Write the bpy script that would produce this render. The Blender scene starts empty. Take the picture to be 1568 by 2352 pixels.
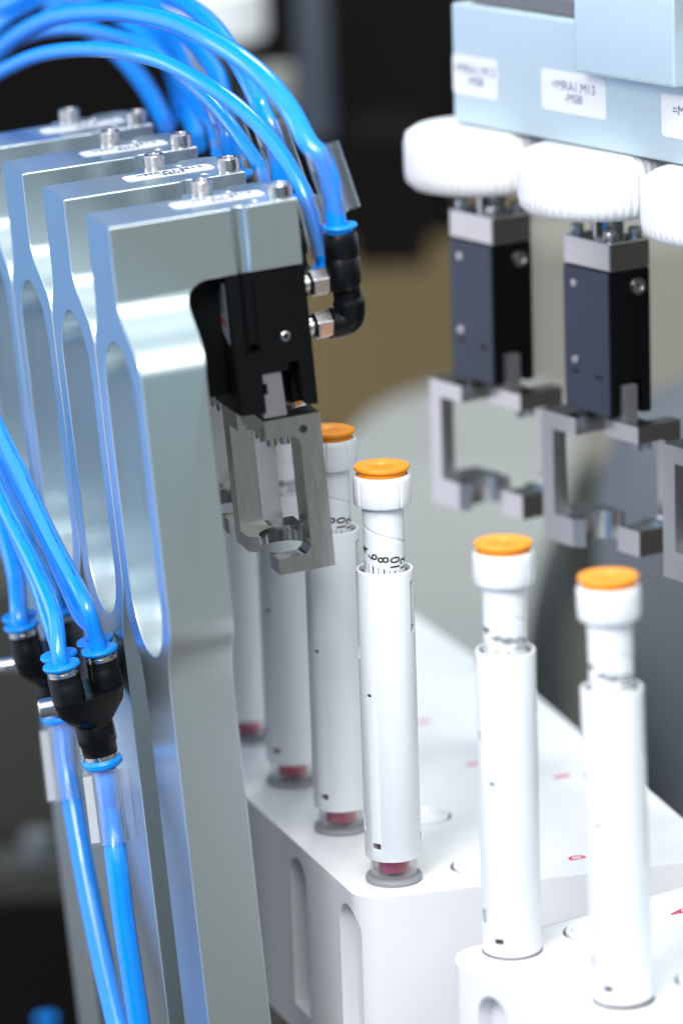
import bpy, bmesh, math, random
from mathutils import Vector, Matrix
random.seed(5)
MM = 0.001
PI = math.pi
S = bpy.context.scene
COL = S.collection

# ------------------------------------------------------------------ camera
PITCH, ROLL, CAMH, FPX = .2566, .0334, 411.6, 9000.0
fw = Vector((0, math.cos(PITCH), -math.sin(PITCH)))
dn = Vector((0, -math.sin(PITCH), -math.cos(PITCH)))
rt = Vector((1, 0, 0))
CP = Vector((0, 0, CAMH))
cr, sr = math.cos(ROLL), math.sin(ROLL)
irt = rt * cr + dn * (-sr)          # image right in world
idn = rt * sr + dn * cr             # image down in world
# x = 784 + c*u + s*v ; y = 1176 - s*u + c*v
irt = rt * cr + dn * sr
idn = rt * (-sr) + dn * cr
irt, idn = rt * cr + dn * sr, dn * cr - rt * sr


def at(x, y, z):
    """point (mm) seen at picture position x,y (1568x2352) at depth z (mm)"""
    a, b = x - 784, y - 1176
    u = cr * a - sr * b
    v = sr * a + cr * b
    return CP + (fw + rt * (u / FPX) + dn * (v / FPX)) * z


def on_ground(x, y, z=0.0):
    p = at(x, y, 1.0) - CP
    return CP + p * ((z - CAMH) / p.z)


cam_d = bpy.data.cameras.new('camera')
cam = bpy.data.objects.new('camera', cam_d)
COL.objects.link(cam)
cam_d.sensor_fit = 'VERTICAL'
cam_d.sensor_height = 36
cam_d.lens = FPX / 2352 * 36
cam_d.clip_start = .05
cam_d.clip_end = 60
cx = (at(1784, 1176, 1) - at(784, 1176, 1)).normalized()
cy = (at(784, 176, 1) - at(784, 1176, 1)).normalized()
cz = -fw
cam.matrix_world = Matrix(((cx.x, cy.x, cz.x, 0), (cx.y, cy.y, cz.y, 0), (cx.z, cy.z, cz.z, CAMH * MM), (0, 0, 0, 1)))
cam_d.dof.use_dof = True
cam_d.dof.focus_distance = 1.178
cam_d.dof.aperture_fstop = 5.4
cam_d.dof.aperture_blades = 9
S.camera = cam

# ------------------------------------------------------------------ world
W_ = bpy.data.worlds.new('World')
S.world = W_
W_.use_nodes = True
nt = W_.node_tree
nt.nodes.clear()
wo = nt.nodes.new('ShaderNodeOutputWorld')
bg = nt.nodes.new('ShaderNodeBackground')
tc = nt.nodes.new('ShaderNodeTexCoord')
sp = nt.nodes.new('ShaderNodeSeparateXYZ')
rmp = nt.nodes.new('ShaderNodeValToRGB')
mp = nt.nodes.new('ShaderNodeMapRange')
nt.links.new(tc.outputs['Generated'], sp.inputs[0])
nt.links.new(sp.outputs['Z'], mp.inputs['Value'])
mp.inputs['From Min'].default_value = -1
mp.inputs['From Max'].default_value = 1
nt.links.new(mp.outputs[0], rmp.inputs[0])
e = rmp.color_ramp.elements
e[0].position = 0.0
e[0].color = (.22, .225, .225, 1)
e[1].position = 1.0
e[1].color = (.55, .72, .8, 1)
n1 = rmp.color_ramp.elements.new(.38)
n1.color = (.25, .28, .275, 1)
n2 = rmp.color_ramp.elements.new(.5)
n2.color = (.19, .32, .375, 1)
n3 = rmp.color_ramp.elements.new(.62)
n3.color = (.22, .30, .32, 1)
# world tinted blue, then white, towards the left to colour left-facing metal
mpx = nt.nodes.new('ShaderNodeMapRange')
nt.links.new(sp.outputs['X'], mpx.inputs['Value'])
mpx.inputs['From Min'].default_value = -.05
mpx.inputs['From Max'].default_value = -1.0
mxb = nt.nodes.new('ShaderNodeMix')
mxb.data_type = 'RGBA'

nt.links.new(rmp.outputs[0], mxb.inputs['A'])
rb = nt.nodes.new('ShaderNodeValToRGB')
rb.color_ramp.elements[0].color = (.008, .20, .55, 1)
rb.color_ramp.elements[0].position = .5
rb.color_ramp.elements[1].color = (1.1, 1.12, 1.22, 1)
rb.color_ramp.elements[1].position = .95
nt.links.new(mpx.outputs[0], rb.inputs[0])
nt.links.new(rb.outputs[0], mxb.inputs['B'])
mfx = nt.nodes.new('ShaderNodeMapRange')
mfx.inputs['From Min'].default_value = 0
mfx.inputs['From Max'].default_value = .25
nt.links.new(mpx.outputs[0], mfx.inputs['Value'])
nt.links.new(mfx.outputs[0], mxb.inputs['Factor'])
def mrange(src, a, b, inv=False):
    m = nt.nodes.new('ShaderNodeMapRange')
    m.interpolation_type = 'SMOOTHSTEP'
    m.inputs['From Min'].default_value = a
    m.inputs['From Max'].default_value = b
    if inv:
        m.inputs['To Min'].default_value = 1
        m.inputs['To Max'].default_value = 0
    nt.links.new(src, m.inputs['Value'])
    return m.outputs[0]


def wmix(a, col, fac):
    m = nt.nodes.new('ShaderNodeMix')
    m.data_type = 'RGBA'
    nt.links.new(fac, m.inputs['Factor'])
    nt.links.new(a, m.inputs['A'])
    m.inputs['B'].default_value = (*col, 1)
    return m.outputs['Result']


def wmul(a, b):
    m = nt.nodes.new('ShaderNodeMath')
    m.operation = 'MULTIPLY'
    nt.links.new(a, m.inputs[0])
    nt.links.new(b, m.inputs[1])
    return m.outputs[0]


wc = mxb.outputs['Result']
# dark patch added right, softbox glow added above and behind camera, for metal reflections
wc = wmix(wc, (.055, .05, .045), wmul(mrange(sp.outputs['X'], .66, .9), mrange(sp.outputs['Z'], .05, .3, True)))
wc = wmix(wc, (1.28, 1.35, 1.38), wmul(mrange(sp.outputs['Y'], .05, -.2), mrange(sp.outputs['Z'], .22, .42)))
nt.links.new(wc, bg.inputs[0])
bg.inputs[1].default_value = 1.0
nt.links.new(bg.outputs[0], wo.inputs[0])

# ------------------------------------------------------------------ lamps
def area(name, loc, target, sx, sy, power, color=(1, 1, 1)):
    d = bpy.data.lights.new(name, 'AREA')
    d.shape = 'RECTANGLE'
    d.size, d.size_y = sx * MM, sy * MM
    d.energy = power
    d.color = color
    o = bpy.data.objects.new(name, d)
    COL.objects.link(o)
    o.location = Vector(loc) * MM
    o.rotation_euler = (Vector(target) - Vector(loc)).to_track_quat('-Z', 'Y').to_euler()
    return o


area('ceiling_lamp', (60, 330, 1150), (60, 1130, 60), 640, 400, 8, (.94, .98, 1))
area('front_lamp', (-230, 560, 560), (150, 1010, -20), 200, 200, 3.8, (1, .98, .97))
area('left_fill', (-760, 1380, 380), (80, 1260, 120), 300, 300, 1.0, (.66, .80, 1))  # added fill with no real source, brightens left faces of the right jaws
area('back_lamp', (60, 2000, 1500), (60, 1750, -60), 500, 300, 12, (.97, 1, .93))

S.view_settings.view_transform = 'Standard'
S.view_settings.look = 'None'
S.view_settings.gamma = 1
S.view_settings.exposure = 0.18
S.view_settings.use_curve_mapping = False
S.cycles.max_bounces = 10
S.cycles.transmission_bounces = 8
S.cycles.transparent_max_bounces = 12
S.cycles.caustics_reflective = False
S.cycles.caustics_refractive = False
S.cycles.use_denoising = True
S.cycles.sample_clamp_indirect = 6

# ------------------------------------------------------------------ materials
def mat(name, col, rough=.5, metal=0.0, spec=.5, trans=0.0, ior=1.45, coat=0.0, sss=0.0, alpha=1.0, aniso=0.0):
    m = bpy.data.materials.new(name)
    m.use_nodes = True
    b = m.node_tree.nodes['Principled BSDF']
    b.inputs['Base Color'].default_value = (*col, 1)
    b.inputs['Roughness'].default_value = rough
    b.inputs['Metallic'].default_value = metal
    b.inputs['Specular IOR Level'].default_value = spec
    b.inputs['Transmission Weight'].default_value = trans
    b.inputs['IOR'].default_value = ior
    b.inputs['Coat Weight'].default_value = coat
    b.inputs['Anisotropic'].default_value = aniso
    if sss:
        b.inputs['Subsurface Weight'].default_value = sss
        b.inputs['Subsurface Radius'].default_value = (1, 1, 1)
        b.inputs['Subsurface Scale'].default_value = .0015
    b.inputs['Alpha'].default_value = alpha
    return m, m.node_tree, b


def noise_rough(m3, scale, lo, hi, stretch=(1, 1, 1), bump=0.0, colvar=0.0, detail=4):
    m, t, b = m3
    tcn = t.nodes.new('ShaderNodeTexCoord')
    mpn = t.nodes.new('ShaderNodeMapping')
    mpn.inputs['Scale'].default_value = stretch
    nz = t.nodes.new('ShaderNodeTexNoise')
    nz.inputs['Scale'].default_value = scale
    nz.inputs['Detail'].default_value = detail
    mr = t.nodes.new('ShaderNodeMapRange')
    mr.inputs['From Min'].default_value = .3
    mr.inputs['From Max'].default_value = .7
    mr.inputs['To Min'].default_value = lo
    mr.inputs['To Max'].default_value = hi
    t.links.new(tcn.outputs['Object'], mpn.inputs[0])
    t.links.new(mpn.outputs[0], nz.inputs['Vector'])
    t.links.new(nz.outputs['Fac'], mr.inputs['Value'])
    t.links.new(mr.outputs[0], b.inputs['Roughness'])
    if bump:
        bn = t.nodes.new('ShaderNodeBump')
        bn.inputs['Strength'].default_value = bump
        bn.inputs['Distance'].default_value = .0001
        t.links.new(nz.outputs['Fac'], bn.inputs['Height'])
        t.links.new(bn.outputs[0], b.inputs['Normal'])
    if colvar:
        c0 = b.inputs['Base Color'].default_value[:]
        mx = t.nodes.new('ShaderNodeMix')
        mx.data_type = 'RGBA'
        mx.inputs['A'].default_value = tuple(c * (1 - colvar) for c in c0[:3]) + (1,)
        mx.inputs['B'].default_value = tuple(min(1, c * (1 + colvar)) for c in c0[:3]) + (1,)
        t.links.new(nz.outputs['Fac'], mx.inputs['Factor'])
        t.links.new(mx.outputs['Result'], b.inputs['Base Color'])
    return m


M = {}
M['alu'] = noise_rough(mat('satin_aluminium', (.72, .78, .79), .3, 1.0), 1100, .28, .31, (1, 1, .05), 0, .015)
M['alu_block'] = noise_rough(mat('anodised_block', (.55, .66, .70), .45, .55), 300, .4, .5)
M['steel'] = noise_rough(mat('milled_steel', (.50, .485, .47), .13, 1.0), 700, .10, .17, (1, 1, .2), .02, .10)
M['jaw_satin'] = mat('satin_jaw_steel', (.58, .56, .57), .24, 1.0)[0]
M['screw'] = noise_rough(mat('screw_steel', (.50, .48, .48), .22, 1.0), 500, .18, .30)
M['carrier'] = noise_rough(mat('grey_slide', (.17, .165, .17), .4, .3), 400, .36, .46)
M['black'] = noise_rough(mat('black_anodised', (.004, .004, .0045), .5, 0, .12), 500, .38, .5, bump=.04)
M['blackcap'] = noise_rough(mat('dark_blue_anodised', (.035, .045, .075), .36, .2, .5), 500, .32, .4)
M['plastic'] = noise_rough(mat('black_plastic', (.004, .004, .0045), .3, 0, .25), 300, .24, .36, bump=.03)
M['void'] = mat('dark_bore', (.01, .01, .01), .6)[0]
M['badge'] = mat('grey_badge', (.13, .16, .19), .4)[0]
M['badge_dark'] = mat('badge_print', (.02, .02, .025), .5)[0]
M['badge_red'] = mat('badge_red', (.16, .03, .03), .5)[0]
M['paper'] = mat('label_paper', (.72, .72, .74), .45)[0]
M['ink'] = mat('label_ink', (.02, .06, .16), .5)[0]
M['blackink'] = mat('black_print', (.012, .013, .015), .5)[0]
M['redink'] = mat('red_print', (.72, .01, .10), .5)[0]
M['white'] = noise_rough(mat('white_plastic', (.80, .81, .83), .33, 0, .5, sss=.12), 200, .28, .38)
M['tray'] = noise_rough(mat('tray_plastic', (.78, .77, .78), .42, 0, .45, sss=.10), 150, .36, .5, bump=.03, colvar=.02)
M['knob'] = mat('white_rubber', (.90, .90, .90), .5)[0]
M['orange'] = noise_rough(mat('orange_plastic', (.90, .30, .012), .38, 0, .5, sss=.10), 400, .34, .44, bump=.05)
M['purple'] = mat('plum_stopper', (.55, .012, .10), .3, 0, .5)[0]
def clear_mat(name, tint, gl, milk=.035, blend=.16):
    m = bpy.data.materials.new(name)
    m.use_nodes = True
    t = m.node_tree
    t.nodes.clear()
    o = t.nodes.new('ShaderNodeOutputMaterial')
    tr = t.nodes.new('ShaderNodeBsdfTransparent')
    tr.inputs[0].default_value = (*tint, 1)
    g = t.nodes.new('ShaderNodeBsdfGlossy')
    g.inputs['Roughness'].default_value = .07
    fr = t.nodes.new('ShaderNodeLayerWeight')
    fr.inputs[0].default_value = blend
    df = t.nodes.new('ShaderNodeBsdfDiffuse')
    df.inputs[0].default_value = (.8, .82, .85, 1)
    m1 = t.nodes.new('ShaderNodeMixShader')
    m1.inputs[0].default_value = milk
    m2 = t.nodes.new('ShaderNodeMixShader')
    t.links.new(tr.outputs[0], m1.inputs[1])
    t.links.new(df.outputs[0], m1.inputs[2])
    t.links.new(fr.outputs['Facing'], m2.inputs[0])
    t.links.new(m1.outputs[0], m2.inputs[1])
    t.links.new(g.outputs[0], m2.inputs[2])
    t.links.new(m2.outputs[0], o.inputs[0])
    return m


M['cup'] = clear_mat('clear_cup', (.96, .96, .96), 1.35, .03, .2)
M['clear'] = clear_mat('clear_plastic', (.95, .96, .97), 1.35)
M['frost'] = mat('frosted_grey', (.42, .44, .47), .3, 0, .5, .35, 1.3)[0]
M['hose'] = noise_rough(mat('blue_hose', (.002, .27, .93), .22, 0, .6, coat=.3, sss=.25), 350, .17, .27, colvar=.05)
M['ring'] = mat('blue_release_ring', (.004, .28, .90), .35, 0, .5)[0]
M['brass'] = mat('brass_thread', (.62, .59, .53), .3, 1.0)[0]
M['inner'] = mat('grey_inner_sleeve', (.085, .09, .11), .5)[0]
M['floor'] = noise_rough(mat('dark_floor', (.085, .079, .068), .6), 3, .5, .7, colvar=.25)
M['wall'] = noise_rough(mat('dark_back_wall', (.008, .0065, .006), .8, 0, .08), 2, .6, .8, colvar=.3)
M['olive'] = noise_rough(mat('ochre_panel', (.25, .178, .085), .6), 3, .5, .7, colvar=.2)
M['beige'] = mat('beige_panel', (.37, .345, .295), .55)[0]
M['post'] = mat('blue_grey_post', (.075, .09, .12), .5)[0]
M['greymach'] = mat('grey_machine_paint', (.13, .14, .155), .5)[0]
M['disc'] = noise_rough(mat('pale_disc', (.33, .33, .31), .5), 5, .4, .6, colvar=.12)
M['olivegrey'] = mat('olive_grey_paint', (.045, .045, .036), .6)[0]


# ------------------------------------------------------------------ mesh helpers (local mm)
class B:
    def __init__(s):
        s.bm = bmesh.new()

    def add(s, verts, faces):
        vs = [s.bm.verts.new(Vector(v) * MM) for v in verts]
        for f in faces:
            try:
                s.bm.faces.new([vs[i] for i in f])
            except ValueError:
                pass
        return vs

    def box(s, x0, x1, y0, y1, z0, z1, R=None):
        v = [Vector((x, y, z)) for z in (z0, z1) for y in (y0, y1) for x in (x0, x1)]
        if R is not None:
            v = [R @ p for p in v]
        s.add(v, [(0, 2, 3, 1), (4, 5, 7, 6), (0, 1, 5, 4), (2, 6, 7, 3), (0, 4, 6, 2), (1, 3, 7, 5)])
        return s

    def prism(s, poly, ax, a0, a1):
        """poly 2-D; ax 0: (y,z) along x ; 1: (x,z) along y ; 2: (x,y) along z"""
        def P(p, a):
            return [(a, p[0], p[1]), (p[0], a, p[1]), (p[0], p[1], a)][ax]
        n = len(poly)
        v = [P(p, a0) for p in poly] + [P(p, a1) for p in poly]
        s.add(v, [tuple(range(n)), tuple(range(2 * n - 1, n - 1, -1))] + [(i, i + n, (i + 1) % n + n, (i + 1) % n) for i in range(n)])
        return s

    def lathe(s, prof, seg=48, T=None, closed=False, rfun=None):
        """prof list of (r,z); around local Z, T = placement"""
        T = T or Matrix()
        rings = []
        for j, (r, z) in enumerate(prof):
            if r < 1e-6:
                rings.append([s.bm.verts.new((T @ Vector((0, 0, z))) * MM)])
            else:
                ring = []
                for i in range(seg):
                    a = 2 * PI * i / seg
                    rr = rfun(r, z, a) if rfun else r
                    ring.append(s.bm.verts.new((T @ Vector((rr * math.cos(a), rr * math.sin(a), z))) * MM))
                rings.append(ring)
        prs = list(zip(rings, rings[1:]))
        if closed:
            prs.append((rings[-1], rings[0]))
        for a, b in prs:
            if len(a) == 1 and len(b) == 1:
                continue
            for i in range(seg):
                k = (i + 1) % seg
                if len(a) == 1:
                    s.bm.faces.new((a[0], b[i], b[k]))
                elif len(b) == 1:
                    s.bm.faces.new((a[i], b[0], a[k]))
                else:
                    s.bm.faces.new((a[i], b[i], b[k], a[k]))
        return s

    def tube(s, pts, rad, seg=20, cap=True, squash=1.0):
        pts = [Vector(p) for p in pts]
        n = len(pts)
        tang = []
        for i in range(n):
            tang.append((pts[min(i + 1, n - 1)] - pts[max(i - 1, 0)]).normalized())
        up = Vector((0, 0, 1)) if abs(tang[0].z) < .9 else Vector((1, 0, 0))
        nrm = (up - tang[0] * up.dot(tang[0])).normalized()
        rings = []
        for i in range(n):
            nrm = (nrm - tang[i] * nrm.dot(tang[i])).normalized()
            bn = tang[i].cross(nrm)
            r = rad[i] if isinstance(rad, (list, tuple)) else rad
            rings.append([s.bm.verts.new((pts[i] + nrm * r * math.cos(2 * PI * k / seg) + bn * r * math.sin(2 * PI * k / seg)) * MM) for k in range(seg)])
        for a, b in zip(rings, rings[1:]):
            for k in range(seg):
                q = (k + 1) % seg
                s.bm.faces.new((a[k], a[q], b[q], b[k]))
        if cap:
            s.bm.faces.new(rings[0][::-1])
            s.bm.faces.new(rings[-1])
        return s

    def hull(s, pts):
        vs = [s.bm.verts.new(Vector(p) * MM) for p in pts]
        r = bmesh.ops.convex_hull(s.bm, input=vs)
        kill = [g for g in r['geom_interior'] + r['geom_unused'] if isinstance(g, bmesh.types.BMVert)]
        if kill:
            bmesh.ops.delete(s.bm, geom=list(set(kill)), context='VERTS')
        return s

    def mesh(s, name):
        bmesh.ops.recalc_face_normals(s.bm, faces=s.bm.faces)
        me = bpy.data.meshes.new(name)
        s.bm.to_mesh(me)
        s.bm.free()
        return me


def finish(me, m, smooth=35):
    me.materials.clear()
    me.materials.append(m)
    if smooth:
        for p in me.polygons:
            p.use_smooth = True
        me.set_sharp_from_angle(angle=math.radians(smooth))
    return me


def part(name, b, m, parent=None, bevel=0.0, smooth=35, seg=2, label=None):
    me = b.mesh(name) if isinstance(b, B) else b
    finish(me, m, smooth)
    o = bpy.data.objects.new(name, me)
    COL.objects.link(o)
    if parent is not None:
        o.parent = parent
    if bevel:
        md = o.modifiers.new('bevel', 'BEVEL')
        md.width = bevel * MM
        md.segments = seg
        md.limit_method = 'ANGLE'
        md.angle_limit = math.radians(40)
        md.harden_normals = True
    if label:
        o['label'] = label
    return o


def boolean(a, b, op='DIFFERENCE'):
    """meshes a, b -> new mesh"""
    oa = bpy.data.objects.new('tmp_a', a)
    ob = bpy.data.objects.new('tmp_b', b)
    COL.objects.link(oa)
    COL.objects.link(ob)
    md = oa.modifiers.new('b', 'BOOLEAN')
    md.operation = op
    md.solver = 'EXACT'
    md.use_self = True
    md.object = ob
    dg = bpy.context.evaluated_depsgraph_get()
    dg.update()
    me = bpy.data.meshes.new_from_object(oa.evaluated_get(dg))
    bpy.data.objects.remove(oa)
    bpy.data.objects.remove(ob)
    return me


def text_bm(body, size, T, wrap=None, xs=1.0, align='CENTER', sub=0, bold=0.0):
    """letters as flat mesh placed by T (mm), or wrapped round a cylinder of radius wrap"""
    cu = bpy.data.curves.new('lettering', 'FONT')
    cu.body = body
    cu.size = size
    cu.align_x = align
    cu.align_y = 'CENTER'
    cu.resolution_u = 3
    cu.space_line = .85
    cu.offset = bold
    ob = bpy.data.objects.new('lettering_tmp', cu)
    COL.objects.link(ob)
    dg = bpy.context.evaluated_depsgraph_get()
    me = bpy.data.meshes.new_from_object(ob.evaluated_get(dg))
    bpy.data.objects.remove(ob)
    b = B()
    b.bm.from_mesh(me)
    if sub:
        bmesh.ops.triangulate(b.bm, faces=b.bm.faces)
        bmesh.ops.subdivide_edges(b.bm, edges=b.bm.edges, cuts=sub, use_grid_fill=True)
    for v in b.bm.verts:
        p = Vector((v.co.x * xs, v.co.y, 0))
        v.co = (T(p) if callable(T) else T @ p) * MM
    return b


def merge(dst, src):
    me = bpy.data.meshes.new('t')
    src.bm.to_mesh(me)
    dst.bm.from_mesh(me)
    src.bm.free()
    return dst


def tag(o, label=None, cat=None, group=None, kind=None):
    if label: o['label'] = label
    if cat: o['category'] = cat
    if group: o['group'] = group
    if kind: o['kind'] = kind
    return o


def empty(name, mw, label, cat, group=None):
    o = bpy.data.objects.new(name, None)
    o.empty_display_size = .005
    COL.objects.link(o)
    o.matrix_world = mw
    return tag(o, label, cat, group)


def copy_tree(o, label=None, mw=None):
    def rec(x, par):
        c = x.copy()
        COL.objects.link(c)
        if par is not None:
            c.parent = par
        for ch in x.children:
            rec(ch, c)
        return c
    r = rec(o, None)
    if label: r['label'] = label
    if mw is not None: r.matrix_world = mw
    return r


def frame(o, x, y, z):
    """matrix from mm origin and unit axes"""
    return Matrix(((x[0], y[0], z[0], o[0] * MM), (x[1], y[1], z[1], o[1] * MM), (x[2], y[2], z[2], o[2] * MM), (0, 0, 0, 1)))


def rrect(x0, x1, y0, y1, r, n=6):
    pts = []
    for cx_, cy_, a0 in ((x1 - r, y1 - r, 0), (x0 + r, y1 - r, 90), (x0 + r, y0 + r, 180), (x1 - r, y0 + r, 270)):
        for i in range(n + 1):
            a = math.radians(a0 + 90 * i / n)
            pts.append((cx_ + r * math.cos(a), cy_ + r * math.sin(a)))
    return pts


def catmull(pts, n=8):
    P = [Vector(p) for p in pts]
    P = [P[0] * 2 - P[1]] + P + [P[-1] * 2 - P[-2]]
    out = []
    for i in range(1, len(P) - 2):
        for k in range(n):
            t = k / n
            a, b, c, d = P[i - 1:i + 3]
            out.append(.5 * ((2 * b) + (c - a) * t + (2 * a - 5 * b + 4 * c - d) * t * t + (3 * b - a - 3 * c + d) * t ** 3))
    out.append(P[-2])
    return out


RX = Matrix.Rotation(PI / 2, 4, 'X')
def TR(x, y, z): return Matrix.Translation((x, y, z))
def ROT(deg, ax): return Matrix.Rotation(math.radians(deg), 4, ax)


# ------------------------------------------------------------------ frames of the two stations
Rv = Vector((-.30930, .95096, 0))
Wv = Vector((.95096, .30930, 0))
Zv = Vector((0, 0, 1))
PITCHMM = 50.38
AL = .068
WP = Wv * math.cos(AL) + Zv * math.sin(AL)
UP = -(Wv * math.sin(AL) - Zv * math.cos(AL))
O1 = Vector((-62.75, 1087.72, 210.9))
PEN1 = Vector((12.21, 1126.82, 0))


def st_frame(k, w=0, t=0, s=0):
    o = O1 + Rv * (PITCHMM * k + t) + WP * w - UP * s
    return frame(o, WP, Rv, UP)


def st_pt(k, w, t, s):
    return O1 + Rv * (PITCHMM * k + t) + WP * w - UP * s


# ================================================================== SETTING
def quad_obj(name, pts, m, kind='structure'):
    b = B()
    b.add(pts, [(0, 1, 2, 3)])
    o = part(name, b, m, smooth=0)
    o['kind'] = kind
    return o


quad_obj('floor', [(-420, 700, -300), (520, 700, -300), (900, 3500, -300), (-900, 3500, -300)], M['floor'])
quad_obj('back_wall', [(-900, 3400, -300), (900, 3400, -300), (900, 3400, 900), (-900, 3400, 900)], M['wall'])


# ================================================================== TRAYS
def fillet_poly(c, r, n=8):
    out = []
    m = len(c)
    for i in range(m):
        p0, p, p1 = Vector(c[i - 1]), Vector(c[i]), Vector(c[(i + 1) % m])
        a, b_ = (p0 - p).normalized(), (p1 - p).normalized()
        ang = a.angle(b_)
        d = r / math.tan(ang / 2)
        cc = p + (a + b_).normalized() * (r / math.sin(ang / 2))
        s0, s1 = p + a * d - cc, p + b_ * d - cc
        t0 = math.atan2(s0.y, s0.x)
        dt = (math.atan2(s1.y, s1.x) - t0 + PI) % (2 * PI) - PI
        for k in range(n + 1):
            t = t0 + dt * k / n
            out.append((cc.x + r * math.cos(t), cc.y + r * math.sin(t)))
    return out


def make_tray(label, W, D, holes, mw, slots_x, slots_y, marks, cups, corner=9, group='white pen trays', quad=None):
    t = empty('pen_tray', mw, label, 'tray', group)
    H = 66
    b = B().prism(fillet_poly(quad, corner) if quad else rrect(0, W, 0, D, corner, 8), 2, -H, 0)
    me = b.mesh('tray_body')
    cut = B()
    for (x, y, r) in holes:
        cut.lathe([(0, -45), (r, -45), (r, 3), (0, 3)], 40, TR(x, y, 0))
    def stad(c, w, top):
        pts = []
        for i in range(13):
            a = PI * i / 12
            pts.append((c + w / 2 * math.cos(a), top - w / 2 + w / 2 * math.sin(a)))
        pts += [(c - w / 2, -H + 10), (c + w / 2, -H + 10)]
        return pts
    for c in slots_y:
        cut.prism(stad(c, 15, -5), 0, -3, 5)
    for c in slots_x:
        cut.prism(stad(c, 15, -5), 1, -3, 5)
    me = boolean(me, cut.mesh('cut'))
    part('body', me, M['tray'], t, bevel=1.6, seg=3)
    for (x, y) in cups:
        part('cup_ring', B().lathe([(6.6, -6), (6.6, .5), (6.9, .9), (7.6, .9), (7.9, .5), (7.9, -6)], 40, TR(x, y, 0), closed=True), M['white'], t)
        part('cup_floor', B().lathe([(0, -1.2), (6.6, -1.2), (6.6, -4), (0, -4)], 40, TR(x, y, 0)), M['tray'], t)
    for (ch, x, y) in marks:
        tb = text_bm(ch, 7.8, TR(x, y, .12) @ ROT(90, 'Z'), xs=.62, bold=.16)
        part('letter_mark', tb, M['redink'], t, smooth=0)
    return t


# tray A: local x along Wv, y along Rv; front left corner
TAo = Vector((1.5, 1108.5, 0))
def to_local(p, o, x, y):
    d = Vector((p[0], p[1], 0)) - Vector((o[0], o[1], 0))
    return d.dot(x), d.dot(y)
ax_ = Vector((.968, .252, 0)).normalized()
ay_ = Vector((-.338, .941, 0)).normalized()
ax2 = Vector((ay_.y, -ay_.x, 0))
mwA = frame(TAo, ax2, ay_, Zv)
lp = lambda x, y: to_local((x, y), TAo, ax2, ay_)
hA, cA = [], []
for k in range(4):
    for c in range(2):
        p = PEN1 + Rv * PITCHMM * k + Wv * (27.6 * c if c else 0)
        q = lp(p.x, p.y)
        if c == 0:
            continue
        hA.append((q[0], q[1], 8.9))
        cA.append(q)
mk = [('D', *lp(69, 1139.8)), ('C', *lp(53.4, 1188)), ('B', *lp(41.3, 1234)), ('A', *lp(25.4, 1281.6)), ('B', *lp(69.2, 1218.4))]
sA = [lp(-1, 1126)[1] - 6.5, lp(-17.3, 1164.6)[1] - 3]
trayA = make_tray('large white pen tray with a column of pens and a sharp red D', 117, 203, hA, mwA, [150], sA, mk, cA, quad=[(0, 0), lp(115, 1136), lp(55, 1345), (0, 205)])
# two more trays behind it
o = TAo + ay_ * 207.5 + ax2 * 30
lpb = lambda x, y: to_local((x, y), o, ax2, ay_)
make_tray('blurred white pen tray directly behind the tray with the red D', 97, 95, [(20, 60, 8.9), (48, 60, 8.9)], frame(o, ax2, ay_, Zv), [], [30], [('C', 62, 60), ('A', 35, 30)], [])

# tray B
d2 = Vector((.5592, -.8290, 0))
w2 = Vector((.8290, .5592, 0))
TBo = Vector((24.0, 1060.5, 0))
by = -d2
TB2 = TBo + d2 * 150           # front-left far corner so local y grows away
mwB = frame(TB2, w2, by, Zv)
lq = lambda x, y: to_local((x, y), TB2, w2, by)
PEN2 = Vector((45.0, 1064.0, 0))
PEN3 = Vector((74.0, 1023.6, 0))
hB = [(*lq(PEN2.x, PEN2.y), 8.8), (*lq(PEN3.x, PEN3.y), 8.8)]
cB = []
for p in ((69.2, 1076.0), (98.2, 1035.6)):
    hB.append((*lq(*p), 8.9))
    cB.append(lq(*p))
mkB = [('A', *lq(95.5, 1089.5)), ('B', *lq(124, 1049))]
make_tray('white pen tray in the front right corner holding two pens beside a red A', 117, 150, hB, mwB, [], [lq(39, 1040)[1], lq(61, 1007)[1]], mkB, cB, corner=11)

# dark machine bed the trays stand on
bed = part('machine_bed', B().box(12, 104, 12, 190, -80, -66.2), M['black'], None, 1)
bed.matrix_world = mwA
bed['kind'] = 'structure'


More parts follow.
